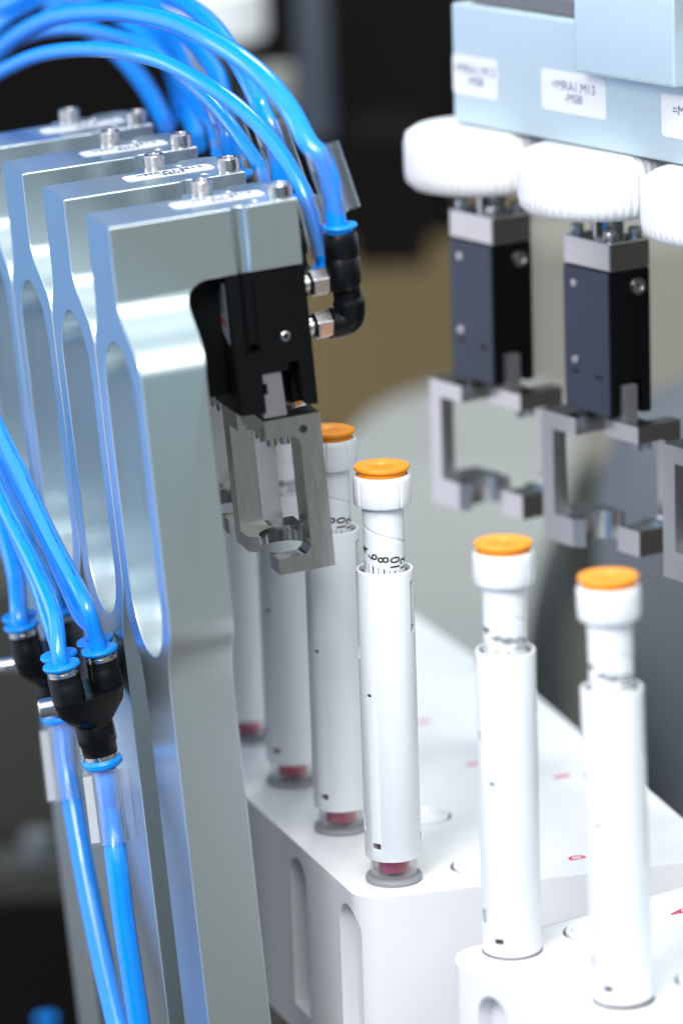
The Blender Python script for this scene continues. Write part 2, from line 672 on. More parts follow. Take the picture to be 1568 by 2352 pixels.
# ================================================================== PENS
def make_pen():
    t = empty('injection_pen', frame(PEN1, (1, 0, 0), (0, 1, 0), Zv), '', 'pen')
    body = B().lathe([(7.75, 8.0), (8.45, 8.0), (8.6, 8.3), (8.6, 97.6), (8.45, 98.3), (8.1, 98.5), (7.8, 98.3), (7.75, 98)], 96, closed=True).mesh('body')
    cut = B()
    def slit(ang, z, w, h):
        a = math.radians(ang - 90)
        T = TR(8.4 * math.cos(a), 8.4 * math.sin(a), z) @ ROT(ang, 'Z')
        cut.box(-w / 2, w / 2, -1.6, 1.6, -h / 2, h / 2, T)
    slit(-44, 60.3, 1.8, 1.2)
    slit(-36, 12.8, 3.0, 2.0)
    slit(-80, 19, 3, 5)
    slit(-78, 73, 2, 4)
    slit(82, 14, 3, 3)
    slit(70, 61, 1.5, 1.2)
    slit(72, 94.6, 2.0, 1.0)
    slit(65, 87.5, 1.9, 15)
    slit(67, 80.2, 2.6, 2.2)
    me = boolean(body, cut.mesh('cut'))
    part('barrel', me, M['white'], t)
    part('inner_sleeve', B().lathe([(6.6, 20), (7.3, 20), (7.3, 97.2), (6.6, 97.2)], 64, closed=True), M['inner'], t)
    # number sleeve with helical step
    zs = [90 + .35 * i for i in range(84)]
    prof = [(0, 90)] + [(6.0, z) for z in zs] + [(0, zs[-1])]
    def rf(r, z, a):
        th = math.degrees(a) + 90
        th = (th + 180) % 360 - 180
        zh = 109.4 - th * 3.3 / 90
        d = z - zh
        if d > .5: return 6.22
        if d > 0: return 5.85 + .37 * d / .5
        if d > -.7: return 5.85 + .3 * (-d) / .7
        return 6.12
    ns = part('number_sleeve', B().lathe(prof, 96, rfun=rf), M['white'], t, smooth=50)
    pr = B()
    Rr = 6.17
    def wrapT(ang, z, rot):
        R2 = Matrix.Rotation(math.radians(rot), 3, 'Z')
        def f(p):
            q = R2 @ p
            a = math.radians(ang - 90) + q.x / Rr
            return Vector((Rr * math.cos(a), Rr * math.sin(a), z + q.y))
        return f
    for s_, ang in (('4', -66), ('6', -34), ('8', -2), ('10', 33), ('12', 66), ('2', -98)):
        z = 102.3 - ang * .8 / 33 + (.9 if s_ == '4' else 0)
        z += (-.5 if len(s_) == 2 else 0)
        merge(pr, text_bm(s_, 4.8, wrapT(ang, z, 90), xs=.88, sub=2, bold=.07))
    for i, ang in enumerate(range(-98, 90, 16)):
        th = .42 if (i % 2 == 0) else .2
        z0 = 99.5 - ang * .8 / 33
        a0, a1 = math.radians(ang - 90 - th * 4.5), math.radians(ang - 90 + th * 4.5)
        h = 2.8
        pr.add([(Rr * math.cos(a0), Rr * math.sin(a0), z0 - h), (Rr * math.cos(a1), Rr * math.sin(a1), z0 - h), (Rr * math.cos(a1), Rr * math.sin(a1), z0), (Rr * math.cos(a0), Rr * math.sin(a0), z0)], [(0, 1, 2, 3)])
    part('dose_numbers', pr, M['blackink'], ns, smooth=0)
    # dose knob with shallow flats
    def kf(r, z, a):
        if r < 8.0: return r
        u = (math.degrees(a) + 97) % 45 - 22.5
        g = 1.5 * math.exp(-(abs(abs(u) - 22.5) / 1.7) ** 2)
        return r * (1 - .016 * math.cos(math.radians(u * 4)) * .5) - .35 * g
    part('dose_knob', B().lathe([(6.0, 117.9), (7.9, 117.9), (8.4, 118.2), (8.68, 119.0), (8.78, 122), (8.78, 125.6), (8.62, 126.8), (8.3, 127.3), (7.6, 127.3), (7.4, 126.9), (7.4, 121), (6.0, 121)], 160, closed=True, rfun=kf), M['white'], t, smooth=28)
    part('push_button', B().lathe([(0, 122), (7.2, 122), (7.2, 128.3), (7.6, 128.7), (8.1, 128.8), (8.3, 129.1), (8.3, 129.5), (8.1, 129.9), (1.2, 130.15), (.9, 129.95), (0, 129.9)], 72), M['orange'], t, smooth=40)
    part('cartridge_holder', B().lathe([(6.4, 1.6), (6.4, 30), (7.2, 30), (7.2, 1.6)], 64, closed=True), M['cup'], t)
    part('stopper', B().lathe([(0, 3.2), (4.8, 3.2), (5, 3.6), (5, 24), (0, 24)], 48), M['purple'], t)
    part('foot_flange', B().lathe([(0, .1), (8.5, .1), (8.7, .4), (8.7, 1.1), (8.4, 1.6), (7.3, 1.8), (0, 1.8)], 64), M['frost'], t)
    return t


pen = make_pen()
pens_g = 'white pens with orange push buttons'
pen['group'] = pens_g
pen['label'] = 'sharpest white pen with orange button, at the tray corner, numbers 6 8 10 readable'
labs = ['white pen directly behind the sharp front pen, orange top beside the gripper jaw', 'white pen two behind the sharp front pen, its top hidden by the gripper', 'farthest white pen in the left row, mostly hidden by the aluminium arm']
for k in (1, 2, 3):
    p = PEN1 + Rv * PITCHMM * k
    copy_tree(pen, labs[k - 1], frame(p, (1, 0, 0), (0, 1, 0), Zv))
SINK = 7.6
copy_tree(pen, 'white pen sunk in the front right tray, the left one of the two there', frame(PEN2 - Zv * SINK, (1, 0, 0), (0, 1, 0), Zv) @ ROT(8, 'Z'))
copy_tree(pen, 'nearest and rightmost white pen, sunk in the front right tray', frame(PEN3 - Zv * (SINK - .5), (1, 0, 0), (0, 1, 0), Zv) @ ROT(-1.1, 'Y') @ ROT(4, 'Z'))


# ================================================================== LEFT STATION: ARMS
def socket_screw(b, T, r=3.4, h=5.6):
    hexp = [(0, h - 2.4)] + [(r * .52, h - 2.4), (r * .52, h)]
    b.lathe([(0, 0), (r, 0), (r, h - .5), (r - .35, h), (r * .55, h), (r * .52, h - .2), (r * .5, h - 2.6), (0, h - 2.8)], 36, T)
    return b


def make_arm():
    t = empty('gripper_arm', st_frame(0), '', 'machine arm', 'aluminium gripper arms in a row')
    # side profile (t, -s), front side from top to bottom, then back side upwards
    front = [(0, 0), (1, -21)]
    P0, P1, P2, P3 = Vector((1, -21)), Vector((.6, -29)), Vector((-16.3, -31)), Vector((-17, -41))
    for i in range(1, 15):
        u = i / 14
        p = P0 * (1 - u) ** 3 + P1 * 3 * u * (1 - u) ** 2 + P2 * 3 * u * u * (1 - u) + P3 * u ** 3
        front.append((p.x, p.y))
    front.append((-17.2, -113))
    P0, P1, P2, P3 = Vector((-17.2, -113)), Vector((-17.2, -121)), Vector((-10, -123)), Vector((-9.5, -136))
    for i in range(1, 13):
        u = i / 12
        p = P0 * (1 - u) ** 3 + P1 * 3 * u * (1 - u) ** 2 + P2 * 3 * u * u * (1 - u) + P3 * u ** 3
        front.append((p.x, p.y))
    front.append((-9.5, -500))
    back = [(20, -500), (20, -141), (22, -134), (31, -125), (32, -120), (32, -41), (31, -37), (27, -31), (26, -24), (26, 0)]
    a = B().prism(front + back, 0, -5, 60).mesh('side')
    out = [(0, 1), (56, 1), (56, -19.5)]
    cxx, czz, r = 27.5, -26.5, 7
    for i in range(9):
        an = math.radians(90 + 90 * i / 8)
        out.append((cxx + r * math.cos(an), czz + r * math.sin(an)))
    out += [(19.6, -36), (19.1, -42), (19.1, -499), (0, -499)]
    b2 = B().prism(out, 1, -40, 60).mesh('front')
    me = boolean(a, b2, 'INTERSECT')
    cut = B()
    pts = []
    tc_, hw = 7.8, 16.6
    for i in range(25):
        an = PI * i / 24
        pts.append((tc_ + hw * math.cos(an), -35 - 17 + 17.0 * math.sin(an)))
    for i in range(25):
        an = PI + PI * i / 24
        pts.append((tc_ + hw * math.cos(an), -129 + 19 + 19 * math.sin(an)))
    cut.prism(pts, 0, -2, 13)
    me = boolean(me, cut.mesh('slot'))
    cut = B().lathe([(0, -30), (2.5, -30), (2.5, 5), (0, 5)], 32, TR(38.3, -.6, 0))
    me = boolean(me, cut.mesh('groove'))
    cut = B()
    for (x, y, rr) in ((42.5, 24, 1.3), (44.8, 5.2, 1.3)):
        cut.lathe([(0, -6), (rr, -6), (rr, 1), (0, 1)], 20, TR(x, y, 0))
    me = boolean(me, cut.mesh('pins'))
    part('body', me, M['alu'], t, bevel=.35, seg=2, smooth=25)
    part('rear_boss', B().prism([(29, 26.05), (30.5, 31), (38.5, 31), (43, 29.5), (45, 33), (53, 33), (56, 31), (56, 26.05)], 2, -60, -.1), M['alu'], t, bevel=.3)
    for (x, y) in ((35.6, 27.0), (52.3, 4.6)):
        part('socket_screw', socket_screw(B(), TR(x, y, 0), 3.4, 4.3), M['screw'], t, smooth=30)
    lb = part('label', B().prism(rrect(23, 50.5, 11.2, 20.8, 2.4), 2, .02, .14), M['paper'], t, smooth=0)
    tb = text_bm('=MRA1.M13\n-M07', 4.3, TR(37.5, 16.0, .2), xs=.95, bold=.07)
    part('lettering', tb, M['ink'], lb, smooth=0)
    return t


arm = make_arm()
arm['label'] = 'nearest aluminium gripper arm, front face fully seen, blurred label on top'
for k, l in enumerate(['second aluminium arm from the front, its top label reading =MRA1.M13 -M07 sharp', 'third aluminium arm from the front, behind the arm with the readable label', 'rearmost aluminium arm at the left edge, top blurred and running out of the frame'], 1):
    copy_tree(arm, l, st_frame(k))


# ================================================================== GRIPPERS
def arc_pts(cx, cy, r, a0, a1, n=10):
    return [(cx + r * math.cos(math.radians(a0 + (a1 - a0) * i / n)), cy + r * math.sin(math.radians(a0 + (a1 - a0) * i / n))) for i in range(n + 1)]


def cjaw(parent, left, right, top, bot, beam, foot, bar_side, bar, t0, t1, beam_t, foot_t, arc, fil=3.2, mt=None):
    """C-shaped jaw: profile in (x,z) with fillets, plus thicker beam and foot; returns object"""
    b = B()
    zb, zf = top - beam, bot + foot
    if bar_side == 'R':
        xi = right - bar
        prof = [(left, top), (right, top), (right, bot), (left, bot), (left, zf), (xi - fil, zf)] + arc_pts(xi - fil, zf + fil, fil, -90, 0, 6) + arc_pts(xi - fil, zb - fil, fil, 0, 90, 6) + [(left, zb)]
    else:
        xi = left + bar
        prof = [(right, top), (left, top), (left, bot), (right, bot), (right, zf), (xi + fil, zf)] + arc_pts(xi + fil, zf + fil, fil, 270, 180, 6) + arc_pts(xi + fil, zb - fil, fil, 180, 90, 6) + [(right, zb)]
    b.prism(prof, 1, t0, t1)
    me = b.mesh('jaw')
    e = .02
    lx0, lx1 = (left, right - 5) if bar_side == 'R' else (left, right)
    a2 = B().box(left + e if bar_side == 'L' else left, right - (9 if bar_side == 'R' else 0), min(beam_t), max(beam_t), zb + e, top)
    me = boolean(me, a2.mesh('x'), 'UNION')
    # foot thickening with pocket
    cx_, cy_, r = arc
    f0, f1 = min(foot_t), max(foot_t)
    if bar_side == 'R':
        poly = [(left, f0), (right - 4, f0), (right - 4, f1 - 5), (right - 7, f1), (left, f1)]
        poly = [(left, f0), (right - 3, f0), (right - 3, f0 + 9), (right - 7, f1), (left, f1)]
    else:
        poly = [(left, f1), (left, f0 + 3.5), (left + 2.6, f0), (right, f0), (right + .8, f1 - 8), (right - 5, f1)]
    a3 = B().prism(poly, 2, bot, zf)
    me = boolean(me, a3.mesh('x'), 'UNION')
    c = B().lathe([(0, bot - 3), (r, bot - 3), (r, zf + 3), (0, zf + 3)], 56, TR(cx_, cy_, 0))
    me = boolean(me, c.mesh('c'))
    return part('jaw', me, mt or M['steel'], parent, bevel=.25, smooth=30)


def make_gripper():
    g = empty('pneumatic_gripper', st_frame(0), '', 'gripper', 'grippers hanging from the aluminium arms')
    # black body: x 32.5..56.2, y .3..26, z -20..-60.8
    prof = rrect(32.5, 56.2, .3, 26, .6, 3)
    me = B().prism(prof, 2, -60.8, -20).mesh('b')
    cut = B()
    cut.lathe([(0, -43), (2.2, -43), (2.2, -19), (0, -19)], 24, TR(38.4, -.1, 0))      # groove
    cut.lathe([(0, -1), (1.25, -1), (1.25, 6), (0, 6)], 20, TR(39.2, -.3, -41.8) @ ROT(-90, 'X'))
    cut.box(40.2, 50.2, -1, 9, -62, -49.4)                                              # finger slot
    cut.prism([(48.3, -62), (48.3, -47.2), (51.6, -47.2), (51.6, -57.5), (53.5, -62)], 1, -1, 6)
    cut.box(31, 34.5, 12, 14, -41, -36)
    cut.box(31, 33.5, 5, 6.5, -45.5, -42)
    me = boolean(me, cut.mesh('c'))
    part('body', me, M['black'], g, bevel=.4)
    part('backing_block', B().box(20.5, 32.4, 9, 29, -56, -20.2), M['black'], g, bevel=.4)
    sc = B()
    T = TR(48.4, .4, -39.5) @ ROT(90, 'X')
    sc.lathe([(0, 0), (1.45, 0), (1.45, .15), (1.2, .35), (.75, .35), (.7, .1), (0, 0.05)], 24, T)
    part('body_screw', sc, M['screw'], g)
    # badge on the left face
    bd = part('badge', B().prism([(3.2, -22), (13.5, -22), (13.5, -33.5), (12, -36), (3.2, -40.2)], 0, 32.38, 32.52), M['badge'], g, smooth=0)
    mb = B()
    for i in range(3):
        y = 5.2 + 2.6 * i
        mb.prism([(y, -24.5), (y + 1.3, -24.2), (y + 1.3, -31.0), (y, -31.6)], 0, 32.30, 32.37)
    mb.prism([(5.2, -23.6), (11.7, -22.9), (11.7, -24.3), (5.2, -25.0)], 0, 32.28, 32.33)
    part('emblem', mb, M['badge_dark'], bd, smooth=0)
    part('stripe', B().prism([(4.2, -33.3), (12.6, -31.6), (12.6, -33.2), (4.2, -35.2)], 0, 32.30, 32.37), M['badge_red'], bd, smooth=0)
    # slide fingers
    f1 = [(39.8, -49), (46.0, -49), (46.6, -62.8), (39.6, -62.8), (39.4, -56.2), (41.6, -56.0), (41.5, -52.6), (39.7, -52.4)]
    part('slide_finger', B().prism(f1, 1, .8, 8.5), M['carrier'], g, bevel=.2)
    part('slide_finger', B().box(41, 47, 17, 24, -63, -55), M['carrier'], g, bevel=.2)
    # jaws
    cjaw(g, 40.3, 57.4, -64.4, -111.2, 5.6, 4.9, 'R', 6.8, 4, 14, (4, 22), (4, 20), (46.0, 18.0, 7.6))
    cjaw(g, 35.6, 53.8, -63.6, -106.6, 5.6, 4.7, 'L', 7.2, 25, 31, (16, 31), (15, 31), (45.8, 16.0, 7.0))
    b = B()
    for (x, y) in ((42.6, 6.5), (46.6, 6.5), (42.6, 13), (42.6, 17.5)):
        b.lathe([(0, -72.6), (1.45, -72.6), (1.5, -72.3), (1.5, -70.03), (0, -70.03)], 20, TR(x, y, 0))
    part('jaw_screws', b, M['screw'], g)
    b = B().lathe([(0, 0), (1.35, 0), (1.35, .1), (0, .1)], 24, TR(51.9, 3.99, -68.6) @ ROT(90, 'X'))
    part('bore', B().lathe([(0, 0), (1.25, 0), (1.25, .06), (0, .06)], 24, TR(51.9, 3.98, -68.6) @ ROT(90, 'X')), M['void'], g)
    # fittings on the right side
    for i, (z, yy) in enumerate(((-28.2, 13), (-41.0, 13))):
        T = TR(56.2, yy, z) @ ROT(90, 'Y')
        th = part('threaded_stub', B().lathe([(0, 0), (2.4, 0), (2.4, .6), (1.8, .9), (2.4, 1.3), (2.4, 1.8), (1.8, 2.2), (2.4, 2.6), (2.6, 5), (0, 5)], 24, T), M['brass'], g)
        hx = B().lathe([(0, 4.2), (3.6, 4.2), (4.45, 5.0), (4.45, 9.6), (3.7, 10.4), (0, 10.4)], 6, T @ ROT(12, 'Z'))
        part('hex_nut', hx, M['screw'], g, bevel=.5, smooth=20)
    # lower elbow: turns up into a collar; upper socket stacked on it takes the big hose
    el = B().tube(catmull([(66, 13, -41), (69, 13, -41.3), (71.4, 12.8, -40.2), (72.1, 12.4, -37), (71.7, 12, -33), (71.4, 11.6, -31)], 6), [4.5] * 12 + [4.7] * 10 + [4.1] * 9, 30)
    part('elbow_fitting', el, M['plastic'], g, smooth=50)
    el = B().lathe([(0, 0), (3.9, 0), (4.3, .8), (5.0, 2.0), (5.1, 3), (5.1, 9.2), (4.85, 9.6), (4.85, 10.2), (5.0, 10.6), (5.0, 15.6), (4.5, 17.0), (0, 17.0)], 40, TR(70.8, 11, -31.3) @ ROT(1.0, 'Y'))
    el.tube([(66, 13.4, -28.4), (69, 12, -28.2)], 3.6, 24)
    part('upper_socket', el, M['plastic'], g, bevel=.2, smooth=50)
    rg = [(2.6, 0), (3.7, 0), (3.7, .8), (4.9, 1.2), (5.1, 1.7), (4.9, 2.3), (3.4, 2.5), (2.6, 2.3)]
    part('release_ring', B().lathe(rg, 40, TR(71.2, 11, -14.2), closed=True), M['ring'], g)
    # shorter elbow from the upper nut, behind
    el = B().tube(catmull([(66, 13.5, -28.4), (69, 15.2, -28.4), (70, 17, -27), (69.4, 18, -24)], 5), 3.9, 24)
    part('elbow_fitting', el, M['plastic'], g, smooth=50)
    part('release_ring', B().lathe(rg, 40, TR(67.6, 16.6, -25.4) @ ROT(-18, 'Y') @ Matrix.Scale(.8, 4)  , closed=True), M['ring'], g)
    return g


grip = make_gripper()
grip['label'] = 'nearest black gripper with C-shaped steel jaws, hanging from the front aluminium arm'
copy_tree(grip, 'second black gripper, its steel jaws seen through the jaws of the nearest one', st_frame(1))
copy_tree(grip, 'third black gripper from the front, only slivers seen behind the second one', st_frame(2))


# ================================================================== HOSES
def sleeve(parent, p0, p1, r=3.9, side=None, paper=False):
    """clear marker sleeve between two points with a side channel"""
    p0, p1 = Vector(p0), Vector(p1)
    ax = (p1 - p0)
    L = ax.length
    z = ax.normalized()
    sd = Vector(side) - z * Vector(side).dot(z)
    x = sd.normalized()
    y = z.cross(x)
    T = Matrix(((x.x, y.x, z.x, p0.x), (x.y, y.y, z.y, p0.y), (x.z, y.z, z.z, p0.z), (0, 0, 0, 1)))
    b = B()
    b.lathe([(r, 0), (r, L), (r - .3, L), (r - .3, 0)], 32, T, closed=True)
    b.lathe([(1.7, .2), (1.7, L - .1), (1.4, L - .1), (1.4, .2)], 20, T @ TR(r + 1.75, 0, 0), closed=True)
    sl = part('marker_sleeve', b, M['clear'], parent)
    if paper:
        q = T @ TR(-r - 1.2, 0, 0)
        b = B().box(-1.35, 1.35, -.12, .12, .8, L - .8, q)
        part('paper_strip', b, M['paper'], sl, smooth=0)
        b = B().box(-1.7, 1.7, -.7, -.5, .1, L - .1, q)
        b.box(-1.7, 1.7, .5, .7, .1, L - .1, q)
        b.box(-1.9, -1.7, -.7, .7, .1, L - .1, q)
        part('channel', b, M['clear'], sl, smooth=0)
        tb = text_bm('=MRA1.M13-M07.2', 2.3, q @ TR(0, -.2, L / 2) @ ROT(90, 'X') @ ROT(-90, 'Z'), xs=.85)
        part('lettering', tb, M['ink'], sl, smooth=0)
    return sl


def hose(pts, rad, label, group, name='air_hose', n=8):
    t = tag(part(name, B().tube(catmull(pts, n), rad, 22), M['hose'], None, smooth=60), label, 'hose', group)
    return t


G1 = 'blue air hoses arching over the arms'
# end points at the fittings of gripper k
def big_end(k): return st_pt(k, 71.2, 11, 12.5)
def small_end(k): return st_pt(k, 67.2, 16.6, 24.0)

FOC = 1160
def path(pts): return [at(*p) for p in pts]

# two hoses of the nearest gripper
e0 = big_end(0)
h = hose(path([(-60, 190, 1330), (0, 118, 1310), (50, 76, 1290), (125, 40, 1265), (210, 28, 1240), (300, 31, 1215), (400, 53, 1190), (475, 88, 1170), (550, 132, 1155), (615, 188, 1145), (668, 255, 1138), (705, 325, 1132)]) + [st_pt(0, 69.2, 11, -4), e0 + Vector((0, 0, -9))], 3.05,
         'sharp blue hose of the highest arch, ending in the clear sleeve nearest us', G1)
sleeve(h, st_pt(0, 66.2, 11, -11.5), st_pt(0, 70.9, 11, 8.6), 3.6, (1, 0, 0))
e1 = small_end(0)
h = hose(path([(-60, 205, 1300), (0, 166, 1285), (75, 131, 1262), (150, 116, 1240), (225, 114, 1220), (300, 123, 1200), (375, 143, 1185), (450, 180, 1172), (525, 228, 1162), (590, 284, 1154), (640, 344, 1148), (676, 402, 1144), (703, 455, 1142), (726, 530, 1142)]) + [e1, e1 + Vector((.8, 0, -6))], 2.4,
         'sharp blue hose of the lowest arch with a bright glint, nearest of all', G1)
sleeve(h, at(702, 452, 1142), at(737, 590, 1142), 3.1, (1, 0, 0))
# second gripper
e0 = big_end(1)
h = hose(path([(330, -60, 1320), (390, -12, 1290), (440, 18, 1262), (490, 62, 1235), (535, 125, 1212), (570, 185, 1200), (600, 250, 1194)]) + [st_pt(1, 69.4, 11, -4), e0 + Vector((0, 0, -9))], 3.05,
         'blue hose dropping from the top edge into the second clear sleeve', G1)
sleeve(h, st_pt(1, 66.2, 11, -11.5), st_pt(1, 70.9, 11, 8.6), 3.6, (1, 0, 0))
e1 = small_end(1)
h = hose(path([(-60, 158, 1390), (0, 115, 1370), (50, 86, 1350), (120, 68, 1325), (200, 68, 1300), (290, 92, 1272), (360, 128, 1250), (425, 180, 1232), (480, 230, 1220), (525, 282, 1210), (560, 330, 1204), (590, 372, 1200), (606, 400, 1198)]) + [e1, e1 + Vector((.8, 0, -6))], 2.3,
         'blue hose of the middle arch passing behind the lowest one', G1)
sleeve(h, at(602, 388, 1196), at(640, 522, 1196), 3.1, (1, 0, 0))
# third
e0 = big_end(2)
h = hose(path([(250, -50, 1420), (320, 0, 1390), (385, 40, 1350), (440, 85, 1310), (478, 140, 1275), (505, 190, 1255)]) + [st_pt(2, 69.4, 11, -4), e0 + Vector((0, 0, -9))], 3.05,
         'slightly blurred blue hose descending to the third clear sleeve', G1)
sleeve(h, st_pt(2, 66.2, 11, -11.5), st_pt(2, 70.9, 11, 8.6), 3.6, (1, 0, 0))
e1 = small_end(2)
h = hose(path([(60, -60, 1470), (140, -15, 1450), (230, 12, 1420), (300, 60, 1380), (350, 110, 1345), (400, 160, 1315), (440, 215, 1290), (470, 270, 1268), (495, 305, 1255)]) + [e1, e1 + Vector((.8, 0, -6))], 2.5,
         'blurred blue hose ending beside the third arm', G1)
sleeve(h, at(500, 318, 1250), at(540, 450, 1250), 3.1, (1, 0, 0))
# fourth
h = hose(path([(330, -50, 1560), (370, 20, 1520), (400, 90, 1460), (425, 160, 1400), (440, 240, 1350), (452, 330, 1320)]), 3.4,
         'blurred blue hose standing almost upright behind the hoses of the third arm', G1)
h = hose(path([(-40, 90, 1420), (20, 30, 1420), (60, 8, 1425), (110, -25, 1430)]), 3.2, 'blue hose cutting the top left corner of the picture', G1)
h = hose(path([(60, -40, 1500), (110, 2, 1480), (190, 55, 1450), (260, 110, 1420), (310, 165, 1395), (350, 225, 1370), (382, 290, 1345)]), 3.0,
         'blurred blue hose slanting down behind the arches to the rearmost arm', G1)
h = hose(path([(230, -60, 1600), (300, 10, 1560), (345, 60, 1520), (385, 120, 1470), (410, 190, 1420), (420, 260, 1380)]), 3.6,
         'darker blurred blue hose farthest back behind the arches', G1)
h = hose(path([(-60, 40, 1380), (-5, 20, 1370), (60, -12, 1360), (120, -45, 1350)]), 2.9, 'blue hose at the very top left, just outside the arch of the corner hose', G1)


# ================================================================== Y FITTINGS and supply hoses (lower left)
def make_y():
    Zc = 1172
    o = at(186, 1508, Zc) + Vector((-1, 4.4, 0))
    rr_ = at(238, 1762, 1) - CP
    tip = CP + rr_ * (o.y / rr_.y)
    up = (o - tip).normalized()
    x = Vector((1, 0, 0))
    x = (x - up * x.dot(up)).normalized()
    y = up.cross(x)
    L = (o - tip).length
    g = empty('hose_manifold', frame(o, x, y, up), '', 'manifold', 'black four-way hose manifolds')
    ports = [(-4.7, -9.3), (6.4, -.4), (-6.2, 2.0), (4.4, 10.4)]
    b = B()
    for (px, py) in ports:
        b.lathe([(0, -12), (5.0, -12), (5.0, -6.5), (4.8, -6.2), (4.7, -3.2), (0, -3.2)], 32, TR(px, py, 0))
    pts = []
    for (px, py) in ports:
        for i in range(14):
            a = 2 * PI * i / 14
            pts.append((px + 4.9 * math.cos(a), py + 4.9 * math.sin(a), -12))
            pts.append((px * .88 + 4.7 * math.cos(a), py * .88 + 4.7 * math.sin(a), -16.5))
    for i in range(20):
        a = 2 * PI * i / 20
        pts.append((4.9 * math.cos(a), 4.9 * math.sin(a), -23.5))
    b.hull(pts)
    b.lathe([(0, -22), (5.4, -22), (5.9, -23), (5.9, -28.5), (5.5, -29), (5.3, -32.2), (0, -32.2)], 36)
    b.box(-9, -4, -7.5, -3, -17, -10)
    part('body', b, M['plastic'], g, bevel=.25, smooth=40)
    for (px, py) in ports:
        part('collar', B().lathe([(4.0, -3.3), (4.75, -3.3), (4.75, -2.6), (4.5, -2.4), (4.75, -2.2), (4.75, -1.6), (4.0, -1.6)], 32, TR(px, py, 0), closed=True), M['screw'], g)
        part('release_ring', B().lathe([(2.5, -1.7), (4.0, -1.7), (5.4, -1.1), (5.75, -.4), (5.5, .3), (4.6, .5), (2.5, .2)], 36, TR(px, py, 0), closed=True), M['ring'], g)
    part('collar', B().lathe([(4.2, -33.7), (5.3, -33.7), (5.3, -32.3), (4.2, -32.3)], 32, closed=True), M['screw'], g)
    part('release_ring', B().lathe([(3.2, -33.6), (5.6, -33.7), (6.3, -34.6), (6.2, -35.8), (5.4, -36.4), (3.2, -36.2)], 36, closed=True), M['ring'], g)
    T = TR(-9.0, -5.2, -13.6) @ ROT(-90, 'Y')
    s_ = socket_screw(B(), T @ TR(0, 0, .9), 2.9, 4.6)
    s_.lathe([(0, 0), (3.9, 0), (3.9, .8), (0, .8)], 32, T)
    part('fixing_screw', s_, M['screw'], g, smooth=30)
    return g, o, x, y, up, ports


yf, Yo, Yx, Yy, Yup, YP = make_y()
yf['label'] = 'sharp black four-way hose manifold at lower left, socket screw on its left side'
shift = at(92, 1418, 1245) - at(186, 1508, 1172)
m2 = yf.matrix_world.copy()
m2.translation += shift * MM
yf2 = copy_tree(yf, 'blurred black hose manifold behind and left of the sharp one', m2)
shift3 = shift * 2
m3 = yf.matrix_world.copy()
m3.translation += shift3 * MM


def yport(i, sh=Vector((0, 0, 0)), d=0.0):
    px, py = YP[i]
    return Yo + Yx * px + Yy * py + Yup * d + sh


G2 = 'blue hoses running down into the manifolds'
def dive(far, i, sh, r, label):
    p = yport(i, sh)
    ho = hose(path(far) + [p + Yup * 3, p - Yup * 5], r, label, G2)
    if r == 2.45:
        cp = catmull(path(far), 24)
        b = B()
        rnd = random.Random(i)
        for q in range(6, len(cp) - 6):
            if rnd.random() < .42 or (q // 9) % 3 == 2:
                continue
            tg = (cp[q + 1] - cp[q - 1]).normalized()
            to = (CP - cp[q]).normalized()
            to = (to - tg * to.dot(tg)).normalized()
            sd = tg.cross(to)
            c0 = cp[q] + (to * .93 + sd * (-.36)).normalized() * (r + .015)
            nn = (c0 - cp[q]).normalized()
            s2 = tg.cross(nn)
            l_, w_ = rnd.uniform(.18, .5), rnd.uniform(.10, .2)
            b.add([c0 - tg * l_ - s2 * w_, c0 + tg * l_ - s2 * w_, c0 + tg * l_ + s2 * w_, c0 - tg * l_ + s2 * w_], [(0, 1, 2, 3)])
        part('printed_marks', b, M['ink'], ho, smooth=0)


Z0 = Vector((0, 0, 0))
def zz_(pts, z0, z1):
    n = len(pts) - 1
    return [(p[0], p[1], z0 + (z1 - z0) * k / n) for k, p in enumerate(pts)]


dive(zz_([(-60, 1010), (-20, 1095), (15, 1176), (60, 1264), (98, 1345), (126, 1420)], 1222, 1172), 0, Z0, 2.45, 'blue hose into the front left port of the sharp manifold')
dive(zz_([(-50, 890), (0, 990), (45, 1080), (90, 1176), (130, 1258), (168, 1330), (202, 1400)], 1215, 1172), 1, Z0, 2.45, 'blue hose into the front right port of the sharp manifold')
dive(zz_([(-80, 975), (-40, 1060), (0, 1148), (42, 1240), (84, 1340), (108, 1415)], 1235, 1184), 2, Z0, 2.35, 'blue hose into the rear left port of the sharp manifold')
dive(zz_([(-40, 950), (10, 1050), (60, 1150), (110, 1250), (154, 1350), (184, 1415)], 1228, 1188), 3, Z0, 2.35, 'blue hose into the rear right port of the sharp manifold')
dive(zz_([(-80, 985), (-40, 1080), (0, 1190), (21, 1262), (38, 1335)], 1290, 1250), 0, shift, 2.9, 'blurred blue hose at the left edge, entering the rear manifold')
dive(zz_([(-50, 1000), (0, 1100), (40, 1190), (76, 1270), (106, 1330)], 1280, 1250), 1, shift, 2.7, 'blurred blue hose entering the right port of the rear manifold')


def drop(pts, sh, label, lab_side):
    p = Yo - Yup * 31 + sh
    q = Yo - Yup * 40 + sh
    h_ = hose([p, q] + path(pts), 3.55, label, 'thick supply hoses below the manifolds')
    return h_


h = drop([(264, 1950, 1174), (285, 2120, 1176), (306, 2260, 1180), (330, 2420, 1185)], Z0, 'thick blue supply hose leaving the bottom of the sharp manifold', 0)
sleeve(h, at(241, 1772, 1172), at(262, 1936, 1173), 4.3, (1, .3, 0), paper=True)
h = drop([(152, 1760, 1250), (172, 1870, 1246), (196, 2010, 1240), (232, 2190, 1230), (285, 2420, 1215)], shift, 'thick blue supply hose with a long glint, leaving the rear manifold', 0)
sleeve(h, at(140, 1672, 1254), at(160, 1842, 1247), 4.3, (1, .3, 0), paper=True)


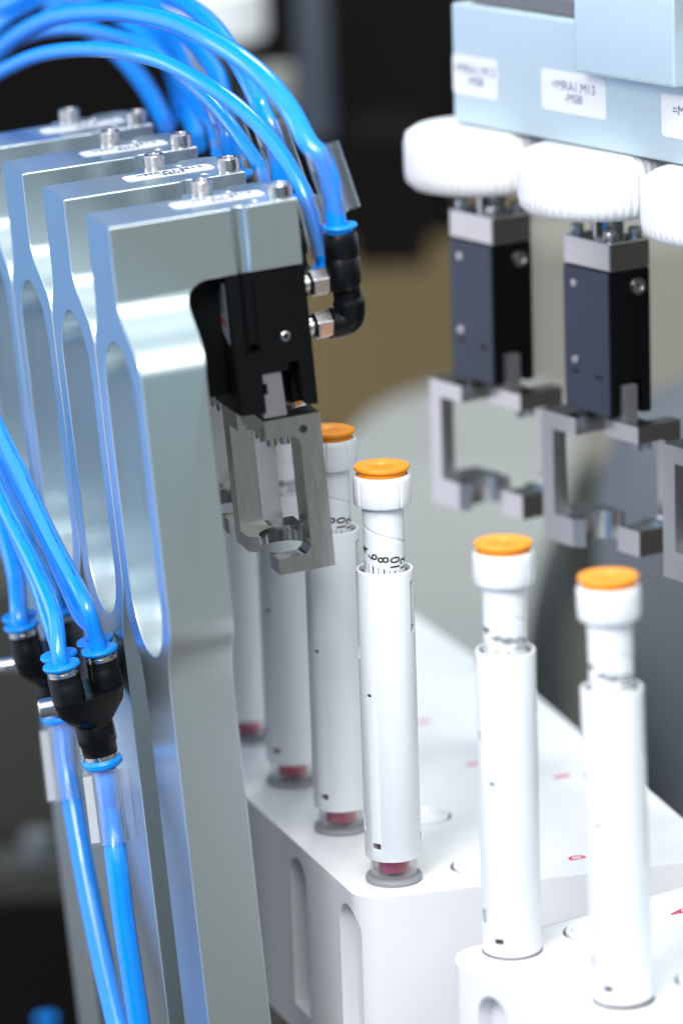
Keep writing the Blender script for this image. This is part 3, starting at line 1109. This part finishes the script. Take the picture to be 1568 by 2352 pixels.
# ================================================================== RIGHT STATION
PR = Vector((52.318, 1265.548, 167.748))       # top front corner of the first gripper body (left face / right face edge)
R2y = -d2
PIT2 = 62.0
def rs_frame(k): return frame(PR + d2 * PIT2 * k, w2, R2y, Zv)


def make_rgrip():
    g = empty('pneumatic_gripper', rs_frame(0), '', 'gripper', 'blurred grippers below the white covers')
    me = B().prism(rrect(0, 16.2, 0, 24, .5, 3), 2, -47, 0).mesh('b')
    cut = B()
    cut.box(3.5, 12.5, -1, 8, -48, -36)
    cut.box(3.5, 12.5, 18, 25, -48, -40)
    me = boolean(me, cut.mesh('c'))
    part('body', me, M['black'], g, bevel=.4)
    part('side_cover', B().box(-.5, 0.0, .6, 23.6, -46.6, -.2), M['blackcap'], g, bevel=.15)
    ds = B()
    for y, z in ((19.4, -34.2), (17.2, -34.2), (7, -34.6), (4.8, -34.6)):
        ds.lathe([(0, 0), (.9, 0), (.9, .1), (0, .1)], 16, TR(-.52, y, z) @ ROT(-90, 'Y'))
    part('bore', ds, M['void'], g)
    for y, z in ((17.8, -5.4), (18.0, -30.4)):
        part('body_screw', B().lathe([(0, 0), (1.5, 0), (1.3, .5), (0, .6)], 20, TR(-.5, y, z) @ ROT(-90, 'Y')), M['screw'], g)
    part('body_screw', B().lathe([(0, 0), (3.0, 0), (2.6, 1.2), (1.4, 1.4), (1.3, .6), (0, .5)], 24, TR(11, 0, -5.5) @ ROT(90, 'X')), M['screw'], g)
    # metal adapter and neck with four screws
    ad = B().box(0, 16.2, 0, 24, .2, 9.5)
    part('adapter_plate', ad, M['jaw_satin'], g, bevel=.5)
    nk = B().lathe([(0, 9.6), (5.2, 9.6), (5.2, 15), (7.6, 15.5), (7.6, 18), (0, 18)], 32, TR(8.1, 11, 0))
    part('neck', nk, M['steel'], g)
    for x, y in ((3, 3.5), (3, 20.5), (13, 3.5), (13, 20.5)):
        part('adapter_screw', socket_screw(B(), TR(x, y, 9.55), 2.2, 3.4), M['screw'], g)
    part('slide_finger', B().box(4.5, 9.5, -1.2, 6, -50, -37), M['carrier'], g, bevel=.2)
    part('slide_finger', B().box(5, 10, 19, 24, -50, -42), M['carrier'], g, bevel=.2)
    def placed(o):
        return o
    # front jaw: bar on the right, plane y=-8; back jaw: bar on the left
    h2 = empty('tmp', Matrix(), '', '')
    cjaw(g, 4.0, 21.5, -49.2, -92, 5.6, 8.4, 'R', 5, -8, -2, (-8, 9), (-8, 8), (9.0, 9.0, 7.6), mt=M['jaw_satin'])
    cjaw(g, -4, 14.5, -48.8, -92, 5.6, 9.2, 'L', 5.2, 26, 32, (14, 32), (13, 32), (6.0, 12.5, 7.4), mt=M['jaw_satin'])
    bpy.data.objects.remove(h2)
    b = B()
    for (x, y) in ((6, -5.2), (10, -5.2)):
        b.lathe([(0, -57.5), (1.5, -57.5), (1.5, -54.83), (0, -54.83)], 20, TR(x, y, 0))
    part('jaw_screws', b, M['screw'], g)
    return g


rg = make_rgrip()
rg['label'] = 'blurred gripper on the right, the left one of the three, with open C jaws'
copy_tree(rg, 'blurred gripper on the right, middle of the three, above the pair of front pens', rs_frame(1))
copy_tree(rg, 'blurred gripper cut off by the right edge of the picture', rs_frame(2))


def make_cover():
    g = empty('fluted_cover', rs_frame(0) @ TR(0, 0, 0), '', 'cover', 'white fluted covers under the pale block')
    def rf(r, z, a):
        return r - (.35 if r > 20 and int(a / (2 * PI) * 120) % 2 else 0)
    b = B().lathe([(0, 17.8), (18, 17.8), (23, 18.6), (25.5, 21), (26, 24), (26, 33), (25.2, 36.5), (22, 38.5), (0, 38.5)], 240, TR(5, 11, 0), rfun=rf)
    part('shell', b, M['knob'], g, smooth=50)
    part('lower_plate', B().lathe([(0, 17.0), (12, 17.0), (12, 17.75), (0, 17.75)], 40, TR(7, 11, 0)), M['steel'], g)
    return g


cv = make_cover()
cv['label'] = 'left white fluted cover, above the first blurred gripper, rounded end against the dark'
copy_tree(cv, 'middle white fluted cover under the pale block', rs_frame(1))
copy_tree(cv, 'right white fluted cover, cut by the edge of the picture', rs_frame(2))

hb = empty('actuator_block', rs_frame(0), 'pale blue metal block over the white covers, three white labels on its side', 'machine block')
part('block', B().box(0, 34, -190, 20, 39, 78.5), M['alu_block'], hb, bevel=1.0)
part('side_panel', B().box(-9, -.05, -106, -57, 64.5, 150), M['alu_block'], hb, bevel=1.0)
part('top_plate', B().box(4, 34, -190, 14, 78.6, 84), M['carrier'], hb, bevel=.5)
sb = B()
for y in (4, -14, -30, -48):
    socket_screw(sb, TR(8, y, 84.05), 3.4, 5)
    sb.lathe([(0, 84.05), (4.2, 84.05), (4.2, 86), (0, 86)], 20, TR(20, y + 7, 0))
part('top_screws', sb, M['screw'], hb)
for i, y0 in enumerate((-5.0, -62, -120)):
    y1 = y0 + (26 if i == 0 else 33)
    if i == 0:
        y1 = 19.6
        y0 = -5.0
    elif i == 1:
        y0, y1 = -61.5, -28.3
    else:
        y0, y1 = -122, -88.8
    lb = part('label', B().prism(rrect(y0, y1, 48.8, 62, 1.6), 0, -.12, -.02) if i < 2 else B().prism(rrect(y0, y1, 47, 60.5, 1.6), 0, -.12, -.02), M['paper'], hb, smooth=0)
    zc = 55.4 if i < 2 else 53.7
    tb = text_bm('=MRA1.M13\n-M08', 4.4, TR(-.16, (y0 + y1) / 2, zc) @ ROT(-90, 'Z') @ ROT(90, 'X'), xs=1.0)
    part('lettering', tb, M['ink'], lb, smooth=0)


# ================================================================== BACKGROUND
def bgbox(name, x0, y0, x1, y1, Z, depth, m, label, cat, bev=2.0, kind=None, roll=0):
    a = at((x0 + x1) / 2, (y0 + y1) / 2, Z)
    w = (x1 - x0) / FPX * Z
    h_ = (y1 - y0) / FPX * Z
    b = B().box(-w / 2, w / 2, 0, depth, -h_ / 2, h_ / 2)
    o = part(name, b, m, None, bevel=bev)
    o.matrix_world = frame(a, (1, 0, 0), (0, 1, 0), Zv) @ ROT(roll, 'Z')
    tag(o, label, cat, None, kind)
    return o


# pale machine table far back, its outline on the plane z = -62
dk = empty('machine_table', frame(Vector((60, 1500, -62)), (1, 0, 0), (0, 1, 0), Zv), 'blurred pale machine table with a curved edge, far behind the pens', 'table')
tp = [on_ground(p[0], p[1], -62) - Vector((60, 1500, -62)) for p in catmull([(560, 1560, 0), (600, 1300, 0), (690, 1130, 0), (790, 1010, 0), (880, 930, 0), (1010, 885, 0), (1150, 870, 0), (1290, 905, 0), (1330, 1000, 0), (1290, 1150, 0), (1225, 1350, 0), (1190, 1620, 0)], 4)]
part('table_top', B().prism([(p.x, p.y) for p in tp], 2, -20, 0), M['disc'], dk)
part('table_base', B().prism([(p.x * .8, p.y * .8) for p in tp], 2, -237, -20.1), M['greymach'], dk)

bgbox('ochre_cabinet', 560, 380, 1330, 1010, 2750, 60, M['olive'], 'blurred ochre brown cabinet filling the middle background', 'cabinet', 4)
bgbox('beige_cabinet', 1215, 540, 1900, 1080, 2500, 120, M['beige'], 'blurred beige cabinet seen between the grippers on the right', 'cabinet', 4)
bgbox('dark_housing', 590, -120, 1060, 560, 2350, 100, M['wall'], 'blurred near-black housing at the top centre behind the hoses', 'housing', 4)
bgbox('steel_post', 688, -60, 752, 330, 2150, 20, M['post'], 'blurred blue grey upright post right of the hoses', 'post', 3)
bgbox('hanging_housing', 800, 300, 985, 620, 2200, 60, M['wall'], 'blurred black housing hanging in the dark centre', 'machine part', 4)

fk = empty('fluted_cover', frame(at(478, 40, 1900), (1, 0, 0), (0, 1, 0), Zv), 'blurred white fluted cover at the top edge behind the blue hoses', 'cover')
part('shell', B().lathe([(0, -12), (24, -12), (28, -8), (28, 14), (26, 16), (0, 16)], 64), M['knob'], fk)
part('neck', B().lathe([(0, -50), (9, -50), (9, -12.1), (0, -12.1)], 32), M['steel'], fk)
part('side_cap', B().lathe([(0, 0), (9, 0), (11, 4), (11, 22), (0, 24)], 32, TR(30, 0, -48)), M['disc'], fk)
part('black_block', B().box(-16, 14, -10, 14, -90, -50.1), M['black'], fk, 1)

# grey round machine body on the right
gm = empty('grey_machine', frame(Vector((232, 1580, -300)), (1, 0, 0), (0, 1, 0), Zv), 'large blurred grey rounded machine body at the right edge beyond the tray', 'machine')
part('casing', B().lathe([(0, 0), (118, 0), (126, 12), (126, 300), (114, 330), (80, 345), (0, 345)], 72), M['greymach'], gm)
part('base_ring', B().lathe([(126.2, 0), (138, 0), (138, 30), (126.2, 30)], 72, closed=True), M['black'], gm)

# lower left clutter
bgbox('olive_cabinet', -260, 1330, 250, 1960, 1900, 60, M['olivegrey'], 'blurred olive grey cabinet behind the manifolds at the left edge', 'cabinet', 3)
bgbox('brown_cabinet', -200, 700, 60, 1330, 2000, 60, M['olive'], 'blurred brown panel at the left edge behind the hoses', 'cabinet', 3)
cl = empty('valve_block', frame(at(70, 2030, 1750), (1, 0, 0), (0, 1, 0), Zv), 'blurred grey valve block at lower left under the olive cabinet', 'valve block')
part('body', B().box(-40, 32, 0, 30, -28, 8), M['olivegrey'], cl, 2)
part('knob', B().lathe([(0, 0), (7, 0), (8, 3), (7, 14), (0, 14)], 24, TR(4, 4, 8)), M['greymach'], cl)
part('knob', B().lathe([(0, 0), (8, 0), (9, 3), (8, 18), (0, 18)], 24, TR(-26, 4, 8)), M['greymach'], cl)
bgbox('black_backdrop', -260, 2060, 205, 2560, 1760, 90, M['wall'], 'added blurred black crate filling the bottom left corner behind the hoses', 'backdrop', 3)  # added box that keeps this corner black where the floor shows too light
bl = empty('blue_plug', frame(at(106, 2345, 1600), (1, 0, 0), (0, 1, 0), Zv), 'small blurred blue plug at the bottom left on the dark floor', 'plug')
part('collar', B().lathe([(2, 0), (4.2, 0), (4.2, 1.6), (2, 1.6)], 24, closed=True), M['ring'], bl)
part('stem', B().lathe([(0, -12), (3, -12), (3, -.05), (0, -.05)], 24), M['plastic'], bl)
